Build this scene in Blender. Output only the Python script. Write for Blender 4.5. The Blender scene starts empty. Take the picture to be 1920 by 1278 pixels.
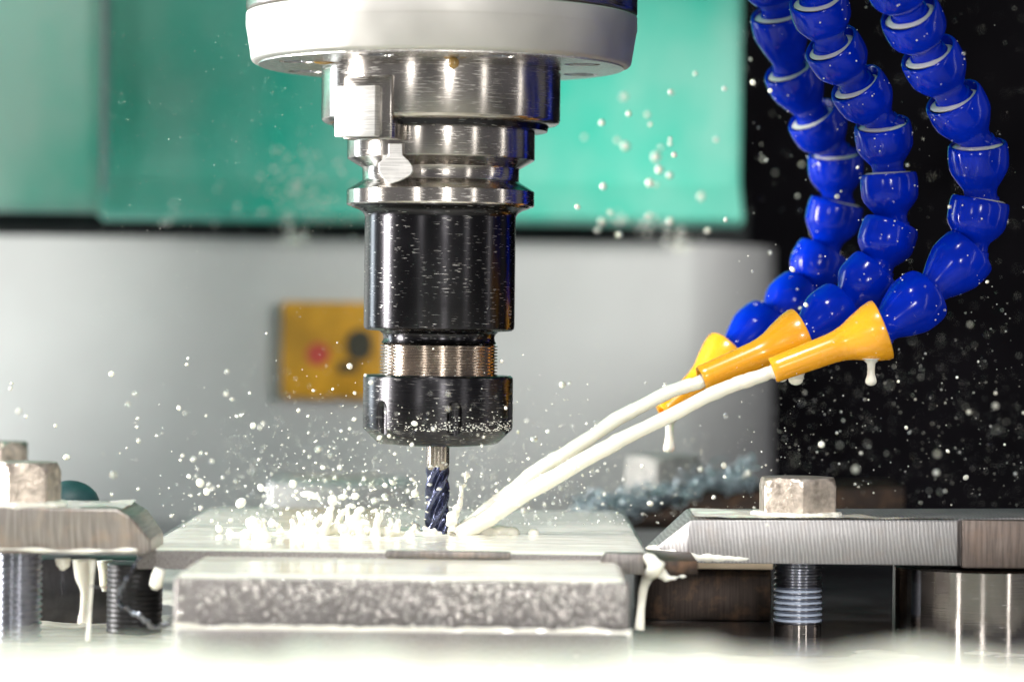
import bpy, bmesh, math, random
from mathutils import Vector, Matrix, noise as mnoise
R_ = math.radians
sc = bpy.context.scene
COL = sc.collection
random.seed(7)

# ------------------------------------------------------------------ camera
F = 5500.0            # focal length in photo pixels (1920 wide)
HZ = 600.0            # photo row of the horizon
ROLL = 0.0113
CAM = Vector((0, -1.0, 0))
cam_d = bpy.data.cameras.new("camera"); cam = bpy.data.objects.new("camera", cam_d); COL.objects.link(cam)
cam.location = CAM
cam.rotation_euler = (R_(90), -ROLL, 0)
cam_d.sensor_width = 36; cam_d.lens = 36*F/1920
cam_d.shift_y = -(639-HZ)/1920
cam_d.clip_start = .01; cam_d.clip_end = 50
cam_d.dof.use_dof = True; cam_d.dof.focus_distance = 0.985; cam_d.dof.aperture_fstop = 7.0
cam_d.dof.aperture_blades = 0
sc.camera = cam
RIGHT = Vector((math.cos(ROLL), 0, math.sin(ROLL))); UP = Vector((-math.sin(ROLL), 0, math.cos(ROLL))); FWD = Vector((0, 1, 0))
def W(px, py, d):
    """place in the world seen at photo pixel (px, py) at distance d from the lens"""
    return CAM + d*(FWD + RIGHT*((px-960)/F) + UP*((HZ-py)/F))

# ------------------------------------------------------------------ world, lamps, exposure
w = bpy.data.worlds.new("World"); sc.world = w; w.use_nodes = True
w.node_tree.nodes["Background"].inputs[0].default_value = (.95, .93, 1, 1)
w.node_tree.nodes["Background"].inputs[1].default_value = .15
def lamp(name, loc, target, sx, sy, power, col=(1, .97, .92), spread=180):
    l = bpy.data.lights.new(name, 'AREA'); l.shape = 'RECTANGLE'; l.size = sx; l.size_y = sy; l.energy = power; l.color = col; l.spread = R_(spread)
    o = bpy.data.objects.new(name, l); COL.objects.link(o); o.location = loc
    o.rotation_euler = (Vector(target)-Vector(loc)).to_track_quat('-Z', 'Y').to_euler()
    return o
AX = W(823, 600, 1.0)          # spindle axis at horizon height
def az(deg, r, z=0): return Vector((AX.x + r*math.sin(R_(deg)), AX.y - r*math.cos(R_(deg)), z))
lamp("strip_lamp_left", az(-86, .75, .03), AX, .12, 1.1, 5, spread=62)
lamp("flash_front", az(8.8, 1.0, .12), (AX.x, .2, 0), .05, .09, 1.9)
lamp("key_lamp", az(-27, 1.35, .12), (AX.x, .2, 0), .10, .16, 1.4)
lamp("strip_lamp_right", az(42, .95, 0), AX, .04, .9, .8)
lamp("strip_lamp_side", az(81, .7, 0), AX, .025, .9, .45)
lamp("fill_panel_left", az(-46, 1.25, .1), AX, .9, .8, .26)  # added fill panel lifting the steel midtones; no real source
lamp("fill_panel_right", az(24, 1.3, .1), AX, .35, .8, .12)  # second added panel, filling the steel from the right
lamp("rim_lamp_left", (-.52, .30, .05), (AX.x, 0, .03), .10, .5, 1.6, (.85, .95, 1))
def spot(name, loc, target, deg, blend, power, col=(1, .98, .94), r=.008):
    l = bpy.data.lights.new(name, 'SPOT'); l.energy = power; l.spot_size = R_(deg); l.spot_blend = blend; l.shadow_soft_size = r; l.color = col
    o = bpy.data.objects.new(name, l); COL.objects.link(o); o.location = loc
    o.rotation_euler = (Vector(target)-Vector(loc)).to_track_quat('-Z', 'Y').to_euler(); return o
spot("top_lamp", (-.12, -.45, .64), (-.02, .02, -.07), 25, .5, 24, r=.06)
spot("foreground_fill", (-.05, -.80, .50), (0, -.40, -.09), 46, .7, 19, r=.06)  # added fill that whitens the foam and foreground; no real source
spot("wall_fill_left", (-.62, .02, .07), (-.415, .46, .03), 40, .55, 15, r=.02)  # added spot for the bright pool on left cover and wall
spot("wall_fill_right", (.36, .06, .15), (.035, .47, .05), 36, 1.0, 7.5, r=.04)  # added spot for the bright pool right of the tool
sc.view_settings.view_transform = 'Standard'; sc.view_settings.look = 'None'
sc.view_settings.exposure = 0.22; sc.view_settings.gamma = 1
sc.render.engine = 'CYCLES'
sc.cycles.use_denoising = True
sc.cycles.max_bounces = 8; sc.cycles.sample_clamp_indirect = 6

# ------------------------------------------------------------------ materials
def new_mat(name):
    m = bpy.data.materials.new(name); m.use_nodes = True
    nt = m.node_tree
    return m, nt, nt.nodes["Principled BSDF"]
def N(nt, t, **kw):
    n = nt.nodes.new(t)
    for k, v in kw.items(): setattr(n, k, v)
    return n
def math_n(nt, op, a, b=None, c=None):
    n = N(nt, 'ShaderNodeMath', operation=op)
    for i, v in enumerate((a, b, c)):
        if v is None: continue
        if hasattr(v, 'is_output'): nt.links.new(v, n.inputs[i])
        else: n.inputs[i].default_value = v
    return n.outputs[0]
def ramp(nt, fac, p0, p1, c0=(0, 0, 0, 1), c1=(1, 1, 1, 1)):
    r = N(nt, 'ShaderNodeValToRGB'); e = r.color_ramp.elements
    e[0].position, e[1].position = p0, p1; e[0].color, e[1].color = c0, c1
    nt.links.new(fac, r.inputs[0]); return r.outputs[0]
def noise_n(nt, vec, scale, detail=3, rough=.5):
    n = N(nt, 'ShaderNodeTexNoise'); n.inputs['Scale'].default_value = scale; n.inputs['Detail'].default_value = detail
    n.inputs['Roughness'].default_value = rough
    nt.links.new(vec, n.inputs['Vector']); return n.outputs[0]
def mixc(nt, fac, a, b):
    n = N(nt, 'ShaderNodeMix', data_type='RGBA')
    if hasattr(fac, 'is_output'): nt.links.new(fac, n.inputs[0])
    else: n.inputs[0].default_value = fac
    for i, v in ((6, a), (7, b)):
        if hasattr(v, 'is_output'): nt.links.new(v, n.inputs[i])
        else: n.inputs[i].default_value = (*v, 1) if len(v) == 3 else v
    return n.outputs[2]
def bump(nt, bs, h, strength, dist):
    b = N(nt, 'ShaderNodeBump'); b.inputs['Strength'].default_value = strength; b.inputs['Distance'].default_value = dist
    nt.links.new(h, b.inputs['Height']); nt.links.new(b.outputs[0], bs.inputs['Normal']); return b
def objco(nt): return N(nt, 'ShaderNodeTexCoord').outputs['Object']
def scaled(nt, vec, s):
    m = N(nt, 'ShaderNodeMapping'); m.inputs['Scale'].default_value = s; nt.links.new(vec, m.inputs[0]); return m.outputs[0]

def plain(name, col, rough, metal=0, coat=0, var=.12, nscale=120, bstr=0, bdist=.0003, sss=0, spec=.5):
    m, nt, b = new_mat(name)
    co = objco(nt); n = noise_n(nt, co, nscale, 4)
    dark = tuple(c*(1-var) for c in col); lite = tuple(min(1, c*(1+var)) for c in col)
    nt.links.new(mixc(nt, ramp(nt, n, .3, .7), dark, lite), b.inputs['Base Color'])
    r = N(nt, 'ShaderNodeMapRange'); r.inputs[3].default_value = max(.02, rough*.8); r.inputs[4].default_value = min(1, rough*1.25)
    nt.links.new(noise_n(nt, co, nscale*2.3, 3), r.inputs[0]); nt.links.new(r.outputs[0], b.inputs['Roughness'])
    b.inputs['Metallic'].default_value = metal; b.inputs['Coat Weight'].default_value = coat; b.inputs['Coat Roughness'].default_value = .05
    b.inputs['Specular IOR Level'].default_value = spec
    if sss:
        b.inputs['Subsurface Weight'].default_value = sss; b.inputs['Subsurface Scale'].default_value = .003
        b.inputs['Subsurface Radius'].default_value = (1, .8, .5)
    if bstr: bump(nt, b, noise_n(nt, co, nscale*3, 4), bstr, bdist)
    return m

def turned(name, col, rough, dash=.5, aniso=.75, dash_col=None, dash_lo=.62, metal=1.0, dscale=1.0):
    """metal turned on a lathe: fine rings and short bright scratches running round the axis"""
    m, nt, b = new_mat(name)
    co = objco(nt); s = N(nt, 'ShaderNodeSeparateXYZ'); nt.links.new(co, s.inputs[0])
    ang = math_n(nt, 'ARCTAN2', s.outputs[1], s.outputs[0])
    def cyl(ka, kz):
        c = N(nt, 'ShaderNodeCombineXYZ')
        nt.links.new(math_n(nt, 'MULTIPLY', ang, ka), c.inputs[0]); nt.links.new(math_n(nt, 'MULTIPLY', s.outputs[2], kz), c.inputs[1])
        return c.outputs[0]
    rings = noise_n(nt, cyl(1.2, 2600), 1, 3, .6)
    d1 = ramp(nt, noise_n(nt, cyl(6*dscale, 3300), 1, 1.5, .5), dash_lo, dash_lo+.05)
    blotch = noise_n(nt, co, 90, 4)
    dash_f = math_n(nt, 'MULTIPLY', d1, ramp(nt, blotch, .38, .62))
    base = mixc(nt, ramp(nt, blotch, .3, .75), tuple(c*.8 for c in col), tuple(min(1, c*1.15) for c in col))
    base = mixc(nt, math_n(nt, 'MULTIPLY', dash_f, dash), base, dash_col or (.8, .78, .75))
    nt.links.new(base, b.inputs['Base Color'])
    r = N(nt, 'ShaderNodeMapRange'); r.inputs[3].default_value = rough*.75; r.inputs[4].default_value = rough*1.35
    nt.links.new(rings, r.inputs[0])
    nt.links.new(math_n(nt, 'ADD', r.outputs[0], math_n(nt, 'MULTIPLY', dash_f, .25)), b.inputs['Roughness'])
    b.inputs['Metallic'].default_value = metal
    b.inputs['Anisotropic'].default_value = aniso; b.inputs['Anisotropic Rotation'].default_value = .25
    t = N(nt, 'ShaderNodeTangent', direction_type='RADIAL', axis='Z'); nt.links.new(t.outputs[0], b.inputs['Tangent'])
    h = math_n(nt, 'ADD', rings, math_n(nt, 'MULTIPLY', dash_f, -1.5))
    bump(nt, b, h, .12, .0001)
    return m

def machined(name, col, rough, axis='X', lines=2500, bstr=.35, tint=(.55, .42, .32), tintf=.3, pitch=0):
    """milled / sawn steel with parallel tool lines and stains"""
    m, nt, b = new_mat(name)
    co = objco(nt)
    sc_ = {'X': (lines, 60, 60), 'Z': (60, 60, lines)}[axis]
    ln = noise_n(nt, scaled(nt, co, sc_), 1, 2, .6)
    if pitch:
        sx = N(nt, 'ShaderNodeSeparateXYZ'); nt.links.new(co, sx.inputs[0])
        ph = math_n(nt, 'ADD', math_n(nt, 'MULTIPLY', math_n(nt, 'ADD', sx.outputs[0], math_n(nt, 'MULTIPLY', sx.outputs[2], .12)), 6.283/pitch), math_n(nt, 'MULTIPLY', noise_n(nt, co, 70, 3), 8))
        ln = math_n(nt, 'ADD', math_n(nt, 'MULTIPLY', ln, .6), math_n(nt, 'MULTIPLY', math_n(nt, 'MULTIPLY', math_n(nt, 'ADD', math_n(nt, 'SINE', ph), 1), .13), 1))
    st = noise_n(nt, co, 160, 5, .6)
    base = mixc(nt, ramp(nt, ln, .35, .65), tuple(c*.72 for c in col), tuple(min(1, c*1.15) for c in col))
    base = mixc(nt, math_n(nt, 'MULTIPLY', ramp(nt, st, .5, .72), tintf), base, tint)
    nt.links.new(base, b.inputs['Base Color'])
    r = N(nt, 'ShaderNodeMapRange'); r.inputs[3].default_value = rough*.7; r.inputs[4].default_value = min(1, rough*1.4)
    nt.links.new(st, r.inputs[0]); nt.links.new(r.outputs[0], b.inputs['Roughness'])
    b.inputs['Metallic'].default_value = .85
    bump(nt, b, math_n(nt, 'ADD', ln, math_n(nt, 'MULTIPLY', noise_n(nt, co, 700, 3), .8)), bstr, .0002)
    return m

STEEL = turned("turned steel", (.44, .41, .38), .20, .6)
DARK = turned("black oxide steel", (.036, .035, .039), .22, .8, .6, dash_lo=.655, dscale=1.2)
NUTM = turned("grey oxide steel", (.040, .039, .043), .27, .5, .6, dash_lo=.64)
THREAD = turned("threaded steel", (.52, .44, .37), .22, .2)
WHITEM = plain("satin aluminium paint", (.52, .508, .485), .50, .9, 0, .05, 60, .05)
COLLARM = turned("brown steel collar", (.42, .36, .34), .28, .3)
KEYM = machined("bare ground steel", (.66, .65, .64), .42, "Z", 3500, .3, (.9, .88, .85), .4)
DARKHOLE = plain("dark recess steel", (.03, .03, .032), .4, .8)
CARB = plain("violet coated carbide", (.10, .11, .18), .2, .9, 0, .4, 500, .15, .0002)
ALU = plain("wet milled aluminium", (.36, .34, .335), .38, 1, 0, .3, 1500, .8, .0008)
ALUB = plain("bright cut aluminium", (.60, .58, .56), .25, 1, 0, .2, 400, .6, .0004)
CLAMPM = machined("sawn clamp steel", (.43, .42, .425), .44, 'X', 2300, .5, tintf=.12, pitch=.00125)
CLAMPD = machined("worn clamp steel", (.40, .36, .34), .4, 'X', 1800, .4, (.6, .42, .3), .35)
SHIMM = machined("rough shim steel", (.20, .185, .18), .40, 'X', 900, .8)
BROWNM = machined("oxidised steel block", (.055, .042, .036), .45, 'X', 1700, .25, (.3, .17, .1), .4)
BOLTM = plain("worn bolt steel", (.52, .45, .39), .36, .85, 0, .45, 260, .5, .0006)
STUDM = turned("stud steel", (.34, .35, .40), .28, .2)
CHROME = turned("polished round post", (.36, .33, .31), .10, .3, .5, dash_lo=.7)
MILK = plain("white coolant", (.86, .84, .74), .16, 0, .35, .015, 80, 0, sss=.25)
MILKB = plain("bluish coolant film", (.62, .72, .90), .15, 0, .4, .04, 200)
BLUE = plain("glossy blue plastic", (.0003, .018, .42), .14, 0, 0, .2, 90, .04, spec=.2)
ORANGE = plain("orange plastic", (.88, .39, .012), .26, 0, .5, .06, 90, .04, sss=.15)
GREEN = plain("green machine paint", (.012, .58, .42), .42, 0, .1, .10, 30, .05)
def lit_green(name, lo, hi, amt, scale):
    """green paint with pale blotches: light on the panel put into its colour"""
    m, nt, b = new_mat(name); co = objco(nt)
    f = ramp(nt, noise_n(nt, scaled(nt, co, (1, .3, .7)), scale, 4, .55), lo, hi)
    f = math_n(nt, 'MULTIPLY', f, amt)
    nt.links.new(mixc(nt, f, (.012, .66, .48), (.56, .82, .72)), b.inputs['Base Color'])  # paler mint stands for bright light falling on the covers
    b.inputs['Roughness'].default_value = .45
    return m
GREENLIT = lit_green("green paint with painted light", .34, .66, .5, 14)
GREENLITL = lit_green("green paint with strong painted light", .26, .58, .92, 11)
GREYW = plain("grey painted casting", (.60, .605, .60), .55, 0, 0, .14, 7, .1, .001)
BLACKW = plain("black enclosure paint", (.014, .0125, .0155), .8, 0, 0, .5, 14, spec=.08)
GAPSHADE = plain("painted gap shade", (.012, .016, .018), .6)
TABLE = plain("wet cast iron table", (.12, .12, .13), .22, .7, .3, .4, 60, .3, .0006)
SIGNY = plain("yellow sign print", (.64, .31, .016), .5, 0, 0, .4, 45)
SIGNR = plain("red sign print", (.62, .08, .06), .5)
SIGNK = plain("black sign print", (.05, .045, .03), .5)
OIL = plain("amber oil", (.26, .15, .03), .08, 0, .8)
CHIPM = plain("blue tinted chip metal", (.42, .48, .53), .4, .4, 0, .5, 400)
SWARFM = plain("dark swarf metal", (.16, .17, .20), .25, .95, 0, .4, 500)
TEAL = plain("dark teal cap", (.012, .05, .055), .5)

# ------------------------------------------------------------------ mesh helpers
def base_of(o):
    v = Vector((0, 0, 0))
    while o: v += o.location; o = o.parent
    return v
def tag(o, label=None, cat=None, group=None, kind=None):
    if label: o['label'] = label
    if cat: o['category'] = cat
    if group: o['group'] = group
    if kind: o['kind'] = kind
    return o
def thing(name, label, cat, loc, group=None):
    o = bpy.data.objects.new(name, None); COL.objects.link(o); o.location = loc; o.empty_display_size = .01
    return tag(o, label, cat, group)
def mk(name, verts, faces, mat, parent=None, loc=None, smooth=38):
    """one mesh object from WORLD-space vertices; its origin is loc (top level) or its parent's"""
    off = base_of(parent) if parent else Vector(loc if loc is not None else (0, 0, 0))
    me = bpy.data.meshes.new(name)
    me.from_pydata([tuple(Vector(v)-off) for v in verts], [], faces)
    me.validate(); me.update()
    if smooth:
        me.shade_smooth()
        if smooth < 180: me.set_sharp_from_angle(angle=R_(smooth))
    me.materials.append(mat)
    o = bpy.data.objects.new(name, me); COL.objects.link(o)
    if parent: o.parent = parent
    else: o.location = off
    return o
def from_bm(bm):
    bm.normal_update()
    vs = [v.co.copy() for v in bm.verts]; bm.verts.index_update()
    fs = [[v.index for v in f.verts] for f in bm.faces]; bm.free(); return vs, fs
def join(*parts):
    V, Fc = [], []
    for vs, fs in parts:
        k = len(V); V += list(vs); Fc += [[i+k for i in f] for f in fs]
    return V, Fc
def box(x0, x1, y0, y1, z0, z1, bev=0, seg=2):
    bm = bmesh.new(); bmesh.ops.create_cube(bm, size=1)
    for v in bm.verts: v.co = Vector(((x0+x1)/2+v.co.x*(x1-x0), (y0+y1)/2+v.co.y*(y1-y0), (z0+z1)/2+v.co.z*(z1-z0)))
    if bev: bmesh.ops.bevel(bm, geom=bm.edges[:], offset=bev, segments=seg, profile=.5, affect='EDGES', clamp_overlap=True)
    return from_bm(bm)
def prism(pts, vec, bev=0, seg=2):
    """closed outline of world points pushed along vec"""
    bm = bmesh.new(); vs = [bm.verts.new(p) for p in pts]; f = bm.faces.new(vs)
    r = bmesh.ops.extrude_face_region(bm, geom=[f])
    for v in r['geom']:
        if isinstance(v, bmesh.types.BMVert): v.co += Vector(vec)
    bmesh.ops.recalc_face_normals(bm, faces=bm.faces[:])
    if bev: bmesh.ops.bevel(bm, geom=bm.edges[:], offset=bev, segments=seg, profile=.5, affect='EDGES', clamp_overlap=True)
    return from_bm(bm)
def lathe(prof, c=(0, 0, 0), axis=(0, 0, 1), n=96, cap0=True, cap1=True, rfun=None):
    """prof = [(t along axis, radius)...]"""
    axis = Vector(axis).normalized(); q = Vector((0, 0, 1)).rotation_difference(axis); c = Vector(c)
    V, Fc = [], []
    for k, (t, r) in enumerate(prof):
        for i in range(n):
            a = 2*math.pi*i/n; rr = r if rfun is None else rfun(t, r, a)
            V.append(c + q @ Vector((rr*math.cos(a), rr*math.sin(a), t)))
    for k in range(len(prof)-1):
        for i in range(n):
            j = (i+1) % n
            Fc.append([k*n+i, k*n+j, (k+1)*n+j, (k+1)*n+i])
    if cap0: Fc.append([i for i in range(n)][::-1])
    if cap1: Fc.append([(len(prof)-1)*n+i for i in range(n)])
    bm = bmesh.new(); bv = [bm.verts.new(v) for v in V]
    for f in Fc:
        try: bm.faces.new([bv[i] for i in f])
        except ValueError: pass
    bmesh.ops.recalc_face_normals(bm, faces=bm.faces[:])
    return from_bm(bm)
def tube(path, radii, n=12, flat=None, caps=True):
    P = [Vector(p) for p in path]; V, Fc = [], []
    t0 = (P[1]-P[0]).normalized(); up = Vector((0, 0, 1)) if abs(t0.z) < .9 else Vector((1, 0, 0))
    u = t0.cross(up).normalized()
    for k, p in enumerate(P):
        t = (P[min(k+1, len(P)-1)]-P[max(k-1, 0)]).normalized()
        u = (u - t*u.dot(t)).normalized(); v = t.cross(u); r = radii[k] if hasattr(radii, '__len__') else radii
        for i in range(n):
            a = 2*math.pi*i/n; V.append(p + u*math.cos(a)*r + v*math.sin(a)*r*(flat or 1))
    for k in range(len(P)-1):
        for i in range(n):
            j = (i+1) % n; Fc.append([k*n+i, k*n+j, (k+1)*n+j, (k+1)*n+i])
    if caps: Fc += [list(range(n))[::-1], [(len(P)-1)*n+i for i in range(n)]]
    return V, Fc
def ball(c, r, sub=2, sq=(1, 1, 1)):
    bm = bmesh.new(); bmesh.ops.create_icosphere(bm, subdivisions=sub, radius=1)
    for v in bm.verts: v.co = Vector(c) + Vector((v.co.x*r*sq[0], v.co.y*r*sq[1], v.co.z*r*sq[2]))
    return from_bm(bm)
def baked(vs, fs, setup):
    """run modifiers over a mesh and return the resulting vertices and faces"""
    me = bpy.data.meshes.new("tmp"); me.from_pydata([tuple(v) for v in vs], [], fs); me.update()
    o = bpy.data.objects.new("tmp", me); COL.objects.link(o); extra = setup(o) or []
    dg = bpy.context.evaluated_depsgraph_get(); ev = o.evaluated_get(dg); em = ev.to_mesh()
    V = [v.co.copy() for v in em.vertices]; Fc = [list(p.vertices) for p in em.polygons]
    ev.to_mesh_clear()
    for e in [o, *extra]:
        d = e.data; bpy.data.objects.remove(e); bpy.data.meshes.remove(d)
    return V, Fc
def cut(vf, cutter):
    def s(o):
        me = bpy.data.meshes.new("tmpc"); me.from_pydata([tuple(v) for v in cutter[0]], [], cutter[1]); me.update()
        c = bpy.data.objects.new("tmpc", me); COL.objects.link(c)
        m = o.modifiers.new("b", 'BOOLEAN'); m.operation = 'DIFFERENCE'; m.object = c; m.solver = 'EXACT'
        return [c]
    return baked(*vf, s)
def melted(vf, vox, it=6):
    def s(o):
        m = o.modifiers.new("r", 'REMESH'); m.mode = 'VOXEL'; m.voxel_size = vox
        m = o.modifiers.new("s", 'SMOOTH'); m.iterations = it; m.factor = .5
    return baked(*vf, s)
def spline(pts, n):
    P = [Vector(p) for p in pts]; out = []
    P = [P[0]*2-P[1]] + P + [P[-1]*2-P[-2]]
    for i in range(1, len(P)-2):
        for k in range(n):
            t = k/n; a, b, c, d = P[i-1:i+3]
            out.append(.5*((2*b)+(c-a)*t+(2*a-5*b+4*c-d)*t*t+(3*b-3*c+d-a)*t**3))
    out.append(P[-2]); return out
def fbm(p, s, oct=3): return mnoise.fractal(Vector(p)*s, 1.0, 2.0, oct)
def at_z(y, d): return (HZ-y)/F*d
def at_x(x, d): return (x-960)/F*d

# ------------------------------------------------------------------ machine enclosure behind
yb = lambda d: d-1.0
# grey casting: flat sheet whose right end is folded back
def sheet(pts_xy, z0, z1, th):
    """vertical sheet following a plan line (x, y), thickness th away from the camera"""
    V, Fc = [], []
    for x, y in pts_xy: V += [(x, y, z0), (x, y, z1), (x, y+th, z0), (x, y+th, z1)]
    for i in range(len(pts_xy)-1):
        a, b = 4*i, 4*i+4
        Fc += [[a, b, b+1, a+1], [a+2, a+3, b+3, b+2], [a+1, b+1, b+3, a+3], [a, a+2, b+2, b]]
    e = 4*(len(pts_xy)-1); Fc += [[0, 1, 3, 2], [e, e+2, e+3, e+1]]
    return V, Fc
dW = 1.50
plan = [(-.9, yb(dW)), (at_x(1285, dW), yb(dW)), (at_x(1310, dW), yb(dW)+.004), (at_x(1425, dW+.05), yb(dW)+.05), (at_x(1452, dW+.08), yb(dW)+.085)]
o = mk("back_wall", *sheet(plan, -.30, at_z(452, dW), .02), GREYW, loc=(0, yb(dW), -.1), smooth=50); tag(o, kind='structure')
o = mk("gap_shade", *box(-.9, at_x(1400, 1.56), yb(1.56), yb(1.60), at_z(520, 1.56), at_z(380, 1.56)), GAPSHADE, loc=(0, yb(1.56), 0)); tag(o, kind='structure')  # near-black strip painting the shadow line between covers and grey wall
o = mk("enclosure_wall", *box(at_x(900, 1.9), 1.6, yb(1.9), yb(1.92), -.4, .9), BLACKW, loc=(.3, yb(1.9), 0)); tag(o, kind='structure')
# green sheet metal covers with a flared lower lip
def cover(x0, x1, prof, rb):
    """profile of (y, z) from top to bottom, sheet 3 mm thick, rounded vertical ends"""
    nx = [(x0, .010), (x0+.002, .004), (x0+.006, 0), (x1-.006, 0), (x1-.002, .004), (x1, .010)]
    V, Fc = [], []; m = len(prof)
    for x, dy in nx:
        for (y, z) in prof: V.append((x, y+dy*rb, z))
    for i in range(len(nx)-1):
        for k in range(m-1): Fc.append([i*m+k, i*m+k+1, (i+1)*m+k+1, (i+1)*m+k])
    def s(o):
        md = o.modifiers.new("t", 'SOLIDIFY'); md.thickness = .003; md.offset = -1
    return baked(V, Fc, s)
dG = 1.47
prof = [(yb(dG), .42), (yb(dG), at_z(338, dG)), (yb(dG)-.002, at_z(345, dG)), (yb(dG)-.022, at_z(404, dG-.02)), (yb(dG)-.020, at_z(414, dG)), (yb(dG), at_z(422, dG))]
o = mk("green_cover", *cover(at_x(188, dG), at_x(1388, dG), prof, 1), GREENLIT, loc=(0, yb(dG), .1), smooth=50)
tag(o, "wide green sheet metal cover behind the spindle with a flared lower lip", "machine cover")
dH = 1.41
prof = [(yb(dH), .42), (yb(dH), at_z(385, dH)), (yb(dH)+.004, at_z(400, dH)), (yb(dH)+.012, at_z(407, dH))]
o = mk("green_cover", *cover(-.75, at_x(178, dH), prof, 1.4), GREENLITL, loc=(-.4, yb(dH), .1), smooth=50)
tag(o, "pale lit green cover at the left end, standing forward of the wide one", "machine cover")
# yellow warning plate on the grey wall
dS = 1.494
s0 = thing("warning_sign", "square yellow warning plate with a red dot on the grey wall behind the tool", "sign", W(625, 662, dS))
def rect_px(x0, x1, y0, y1, d, th, bev=0): return box(at_x(x0, d), at_x(x1, d), yb(d)-th, yb(d), at_z(y1, d)+RIGHT.z*0, at_z(y0, d), bev)
mk("plate", *rect_px(530, 722, 570, 750, dS+.003, .004, .0006), SIGNY, s0)
mk("red_mark", *lathe([(0, .0058), (.0005, .0056)], (at_x(597, dS), yb(dS)-.0016, at_z(668, dS)), (0, -1, 0), 24), SIGNR, s0)
mk("black_mark", *lathe([(0, .0066), (.0005, .0064)], (at_x(675, dS), yb(dS)-.0016, at_z(650, dS)), (0, -1, 0), 24, rfun=lambda t, r, a: r*(1+.25*abs(math.sin(a)))), SIGNK, s0)
mk("dark_mark", *rect_px(634, 672, 682, 702, dS-.001, .0006), SIGNK, s0)

# ------------------------------------------------------------------ headstock and spindle
px = 1/F
AXX = W(826, 100, 1.0).x - RIGHT.z*0
ax = Vector((W(825, 360, 1.0).x, 0, 0))
Zp = lambda y: W(825, y, 1.0).z
def LZ(prof): return [(Zp(y), r*px) for y, r in prof]
hdo = [Vector((ax.x-.14, 0, .168)), Vector((.125, 0, .168)), Vector((.16, 0, .185)), Vector((.26, 0, .24)), Vector((.26, 0, .38)), Vector((ax.x-.14, 0, .38))]  # unseen above the frame; right chamfer shaped to throw shadow on the cover
hd = mk("headstock", *prism([p-Vector((0, .075, 0)) for p in hdo], (0, .33, 0), .003), GREEN, loc=(ax.x, .1, Zp(-130)))
tag(hd, "green headstock casting that carries the spindle", "headstock")
sp = thing("spindle", "white rimmed machine spindle pointing down with a steel nose and drive key", "spindle", ax + Vector((0, 0, Zp(60))))
mk("collar", *lathe(LZ([(-135, 350), (-135, 366), (24, 366), (27, 364.5), (29, 361)]), ax, n=160), COLLARM, sp)
mk("flange_ring", *lathe(LZ([(30, 361), (31, 364.5), (33, 366), (57, 366), (60, 365.2), (63, 364.6), (117, 355.8), (120, 354.5), (122.5, 352), (124.5, 347), (125, 340), (125, 120)]), ax, n=160, cap1=False), WHITEM, sp, smooth=30)
# underside of the flange: machined ring with bolt recesses
und = lathe(LZ([(120, 342), (127.5, 342), (128, 340), (128, 215), (120, 215)]), ax, n=128)
cutv = []
for k in range(8):
    a = R_(22+45*k); c = ax + Vector((284*px*math.cos(a), 284*px*math.sin(a), 0))
    cutv.append(lathe([(Zp(135), 33*px), (Zp(122.5), 33*px)], c, n=28))
mk("flange_face", *cut(und, join(*cutv)), ALUB, sp, smooth=30)
for k in range(8):
    a = R_(22+45*k); c = ax + Vector((284*px*math.cos(a), 284*px*math.sin(a), 0))
    b_ = mk("flange_bolt", *lathe([(Zp(121), 26*px), (Zp(126), 26*px), (Zp(127), 24*px), (Zp(127), 13*px), (Zp(123), 13*px)], c, n=24), STUDM, sp)
nose = lathe(LZ([(120, 224), (133, 224), (134, 222), (136, 222), (137, 224), (226, 224), (230, 222), (234, 216), (236, 205), (236, 150), (236, 148)]), ax, n=160)
mk("nose", *nose, STEEL, sp, smooth=30)
mk("nose_face", *lathe(LZ([(236.5, 203), (246, 200), (247, 196), (247, 120)]), ax, n=96), DARK, sp)
# drive key
th = math.asin(-141/224)
kr = Vector((math.sin(th*.72), -math.cos(th*.72), 0)); kt = Vector((-kr.y, kr.x, 0))
if kt.x < 0: kt = -kt
def keybox(y0, y1, half0, half1, r0, r1, cx, bev):
    c = Vector((ax.x + (cx-825)*px, 0, 0)); base = Vector((c.x, -math.sqrt(max(0, 1-((cx-825)/224)**2))*224*px, 0))
    vs, fs = box(half0*px, half1*px, r0, r1, Zp(y1), Zp(y0), bev)
    return [base + kt*v.x + kr*v.y + Vector((0, 0, v.z)) for v in vs], fs
mk("drive_key", *keybox(178, 270, -44, 41, -.012, .0045, 687, .0004), KEYM, sp)
mk("key_slot", *keybox(160, 274, -40, 62, -.012, .0012, 690, .0006), STEEL, sp)
mk("oil_drop", *ball(W(851, 118, 1.0-224*px-.001), 10*px, 2, (1, .7, 1.1)), OIL, sp)
for (x, y, r) in ((868, 104, 9), (842, 106, 8)):
    mk("oil_drop", *ball(W(x, y, 1.0-224*px-.001), r*px, 2, (1.4, .6, .6)), OIL, sp)
for (x, y, q, r) in ((606, 116, -.9, 12), (634, 110, -.7, 14), (1064, 125, .2, 14)):
    mk("oil_drop", *ball(W(x, y, 1.0+q*.02), r*px, 2, (1.6, .9, .5)), OIL, sp)

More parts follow.
